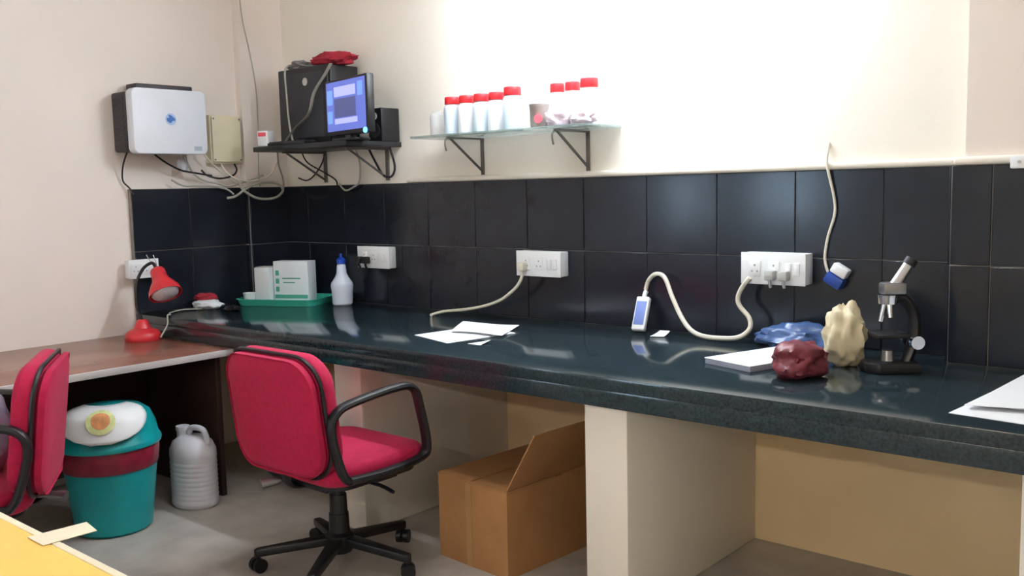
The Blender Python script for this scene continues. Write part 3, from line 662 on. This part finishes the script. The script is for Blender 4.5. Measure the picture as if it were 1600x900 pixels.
# ------------------------------------------------------------------ papers and loose objects on the counter
def paper(label, quad, z, fn, name='paper_sheet', th=.0012, m='paper'):
    return tag(MB().grid(quad, 14, 10, lambda u, v: z+fn(u, v), th).build(name, m, None, 60), label, 'paper', 'loose papers')
paper('white sheet of paper lying on the middle of the counter', [(1.70, -.66), (1.96, -.735), (2.02, -.40), (1.75, -.34)], ZC+.0006, lambda u, v: .003*(1-math.cos(6*u))*v)
paper('second white sheet under the middle paper, jutting towards the wall', [(1.80, -.55), (2.05, -.52), (1.93, -.27), (1.66, -.33)], ZC+.011, lambda u, v: .003*math.sin(4*u+2*v))
paper('tiny torn scrap of paper before the middle sheets', [(2.035, -.70), (2.10, -.70), (2.10, -.64), (2.05, -.64)], ZC+.0006, lambda u, v: .012*u*v)
paper('tiny pale scrap of paper beside the leaning device', [(2.52, -.18), (2.57, -.16), (2.55, -.08), (2.51, -.09)], ZC+.0006, lambda u, v: .01*v*v)
t = thing('booklet', 'thick white booklet on the counter left of the maroon pouch', 'book', (3.12, -.43, ZC), math.radians(-18))
MB().box(-.10, .10, -.17, .17, .0005, .018, bev=.001).build('pages', 'paper_edge', t)
MB().box(-.102, .102, -.172, .172, .0182, .021, bev=.001).build('cover', 'paper', t)
paper('white sheet at the right end of the counter', [(3.80, -.82), (4.08, -.85), (4.12, -.45), (3.84, -.42)], ZC+.0006, lambda u, v: .0)
paper('second white sheet fanned out on the right counter sheet', [(3.84, -.70), (4.14, -.72), (4.16, -.32), (3.87, -.30)], ZC+.004, lambda u, v: .002*math.sin(3*u)+.008*max(0, v-.5))
paper('topmost curled white sheet of the right counter pile', [(3.82, -.76), (4.20, -.66), (4.12, -.22), (3.86, -.26)], ZC+.012, lambda u, v: .01*max(0, v-.4)+.012*u*u)
cable('beige cable running from the middle socket box down to the counter', [(1.81, -.10, .985), (1.80, -.105, .955), (1.77, -.11, .92), (1.70, -.12, .87), (1.60, -.13, .835), (1.48, -.135, .812), (1.38, -.15, .80), (1.33, -.17, .788), (1.34, -.21, .786)], .007, 'cable_white')
# leaning device
t = thing('handheld_device', 'white device with a blue panel leaning against the tiles', 'device', (2.43, -.125, ZC+.002), math.radians(10))
TL = Matrix.Rotation(math.radians(-27), 4, 'X')
MB().box(-.028, .028, -.014, .014, .006, .150, bev=.007, seg=3, M=TL).build('case', 'white_plastic', t)
MB().box(-.021, .021, -.0158, -.0143, .028, .128, bev=.0005, M=TL).build('panel', 'blue_label', t)
MB().tube([TL @ Vector((0, 0, .148)), TL @ Vector((0, 0, .165)), TL @ Vector((.004, 0, .178))], .010, 8, 2).build('cord_grip', 'white_plastic', t)
cable('grey white cable looping from the leaning device to the large socket box', [(2.415, -.043, .945), (2.43, -.042, .985), (2.47, -.05, 1.012), (2.515, -.06, 1.0), (2.56, -.08, .93), (2.61, -.10, .86), (2.66, -.12, .815), (2.72, -.14, .796), (2.80, -.15, .794), (2.87, -.13, .80), (2.905, -.11, .83), (2.90, -.10, .87), (2.86, -.10, .915), (2.855, -.10, .95), (2.875, -.10, .99), (2.90, -.098, 1.02)], .009, 'cable_white')
# wall cable with blue plug
cable('white cable hanging down the right tiles from the wall', [(3.155, -.004, 1.50), (3.157, -.03, 1.44), (3.165, -.034, 1.40), (3.185, -.03, 1.31), (3.188, -.03, 1.25), (3.165, -.03, 1.17), (3.155, -.03, 1.10), (3.165, -.03, 1.05), (3.185, -.035, 1.035)], .005, 'cable_white')
t = thing('plug_connector', 'blue and white plug dangling on the white wall cable', 'plug', (3.21, -.045, 1.04), 0)
TP = Matrix.Rotation(math.radians(30), 4, 'Y')
MB().box(-.030, .030, -.02, .022, -.002, .034, bev=.006, M=TP).build('white_half', 'white_plastic', t)
MB().box(-.034, .034, -.022, .024, -.045, -.003, bev=.008, M=TP).build('blue_half', 'blue_plastic', t)
# crumpled bags
tag(MB().blob((3.10, -.13, ZC+.035), (.13, .075, .045), .45, 1.8, 21, floor=ZC+.0005).build('blue_bag', 'blue_bag', None, 60), 'crumpled blue plastic bag by the tiles behind the maroon pouch', 'bag')
tag(MB().blob((3.31, -.59, ZC+.05), (.07, .10, .058), .32, 1.7, 22, floor=ZC+.0005).build('maroon_pouch', 'maroon_bag', None, 60), 'crumpled maroon plastic pouch between the booklet and the cream bag', 'pouch')
tag(MB().blob((3.355, -.35, ZC+.09), (.062, .060, .10), .3, 2.2, 23, floor=ZC+.0005).build('cream_bag', 'cream_bag', None, 60), 'rounded crumpled cream bag in front of the microscope', 'bag')

# ------------------------------------------------------------------ microscope
t = thing('microscope', 'black and silver microscope standing on the right of the counter', 'microscope', (3.50, -.36, ZC+.0003), math.radians(130)); t.scale = (.93, .93, .93)
MB().prism([(-.06, -.08), (.06, -.08), (.065, .06), (.03, .09), (-.03, .09), (-.065, .06)], 0, .035, 'z', bev=.006).build('base', 'black_plastic', t)
MB().tube([(0, -.05, .03), (0, -.075, .10), (0, -.075, .18), (0, -.045, .235), (0, -.005, .25)], .024, 10, 5, (1, .8)).build('arm', 'black_plastic', t)
MB().box(-.05, .05, -.045, .06, .115, .128, bev=.003).build('stage', 'black_plastic', t)
for s in (-1, 1):
    MB().cyl((s*.026, -.07, .10), (s*.05, -.07, .10), .022, .022, 20).build('focus_knob', 'chrome', t)
MB().cyl((0, .012, .255), (0, .012, .225), .034, .030, 24).build('nosepiece', 'chrome', t)
for dx, dy, L in ((0, .022, .06), (.022, .0, .045), (-.022, .0, .045)):
    MB().cyl((dx*.7, .012+dy*.4, .226), (dx*1.2, .012+dy, .226-L), .011, .008, 14).build('objective', 'chrome', t)
MB().box(-.028, .028, -.04, .035, .2555, .295, bev=.008).build('head', 'steel', t)
MB().cyl((0, -.01, .285), (0, -.052, .350), .020, .018, 20).build('body_tube', 'chrome', t)
MB().cyl((0, -.052, .350), (0, -.065, .370), .021, .021, 20).build('eyepiece', 'black_plastic', t)
MB().cyl((0, .01, .036), (0, .01, .07), .022, .018, 20).build('condenser', 'steel', t)

# ------------------------------------------------------------------ chair load and yellow table in front
tag(MB().blob((1.15, -2.16, .466+.14), (.11, .12, .145), .3, 1.7, 31, floor=.4665).build('plastic_bag', 'bag_blue', None, 60), 'pale blue grey plastic bag standing on the red chair seat', 'bag')
t = thing('yellow_table', 'yellow topped table with cream edge in the front left corner', 'table', (0, 0, 0))
MB().box(1.75, 3.15, -3.25, -2.555, .695, .72, bev=.003).build('tabletop', 'yellow_laminate', t)
MB().box(1.75, 3.15, -2.5545, -2.538, .692, .7205, bev=.004).build('edge_band', 'cream_edge', t)
for x, y in ((1.82, -2.65), (3.08, -2.65), (1.82, -3.18), (3.08, -3.18)): MB().box(x-.02, x+.02, y-.02, y+.02, 0, .694, bev=.003).build('leg', 'steel', t)
paper('cream paper slip jutting over the far edge of the yellow table', [(2.63, -2.57), (2.70, -2.57), (2.705, -2.47), (2.64, -2.46)], .7212, lambda u, v: .0, m='cream_edge')

t = thing('wall_fitting', 'small white plastic fitting at the right end of the tile top', 'fitting', (3.79, -PD-.026, ZT+.004), 0)
MB().box(-.022, .03, -.012, 0, -.02, .018, bev=.005).build('cover', 'white_plastic', t)
MB().cyl((.004, -.0122, 0), (.004, -.016, 0), .005, None, 10).build('screw', 'steel', t)
t = thing('adapter_plug', 'small pale round adapter hanging below the white power unit', 'plug', (.0, -.655, 1.525), 0)
MB().lathe([(0, -.03), (.02, -.03), (.026, -.02), (.026, .018), (.02, .03), (0, .03)], 20).build('body', 'dull_white_plastic', t)
MB().tube([(0, 0, .03), (.002, 0, .045), (.005, .002, .058)], .004, 8, 3).build('cord', 'cable_white', t)
# ------------------------------------------------------------------ lamps
def tube_light(label, loc, rz, m_, wall):
    t = thing('tube_light', label, 'light', loc, rz, 'tube lights')
    if wall:    # batten held off the wall on two arms, tube hanging below it
        for s in (-1, 1): MB().box(s*.45-.012, s*.45+.012, -.31, 0, .005, .03, bev=.003).box(s*.45-.03, s*.45+.03, -.008, 0, -.03, .06, bev=.002).build('wall_arm', 'aluminium', t)
        MB().box(-.62, .62, -.33, -.27, -.03, .0045, bev=.004).build('batten', 'white_plastic', t)
        for s in (-1, 1): MB().box(s*.61-.012, s*.61+.012, -.318, -.282, -.08, -.031, bev=.003).build('lamp_holder', 'white_plastic', t)
        MB().cyl((-.597, -.30, -.061), (.597, -.30, -.061), .0145, None, 16).build('tube', m_, t)
    else:
        MB().box(-.62, .62, -.03, .03, -.035, 0, bev=.004).build('batten', 'white_plastic', t)
        for s in (-1, 1): MB().box(s*.61-.012, s*.61+.012, -.018, .018, -.085, -.036, bev=.003).build('lamp_holder', 'white_plastic', t)
        MB().cyl((-.597, 0, -.066), (.597, 0, -.066), .0145, None, 16).build('tube', m_, t)
    return t
tube_light('tube light on the back wall above the jars', (2.3, 0, 2.40), 0, 'tube_glow', True)
tube_light('unseen fill tube light added on the wall behind the viewer', (3.9, FY, 2.15), PI, 'front_fill_glow', True)  # added fill lamp: brightens camera-facing surfaces and the space below the counter
tube_light('unseen fill tube light added on the ceiling over the chair', (2.3, -1.5, CZ), 0, 'ceil_fill_glow', False)  # added fill lamp: brightens the seat from above and deepens the shelf shadow
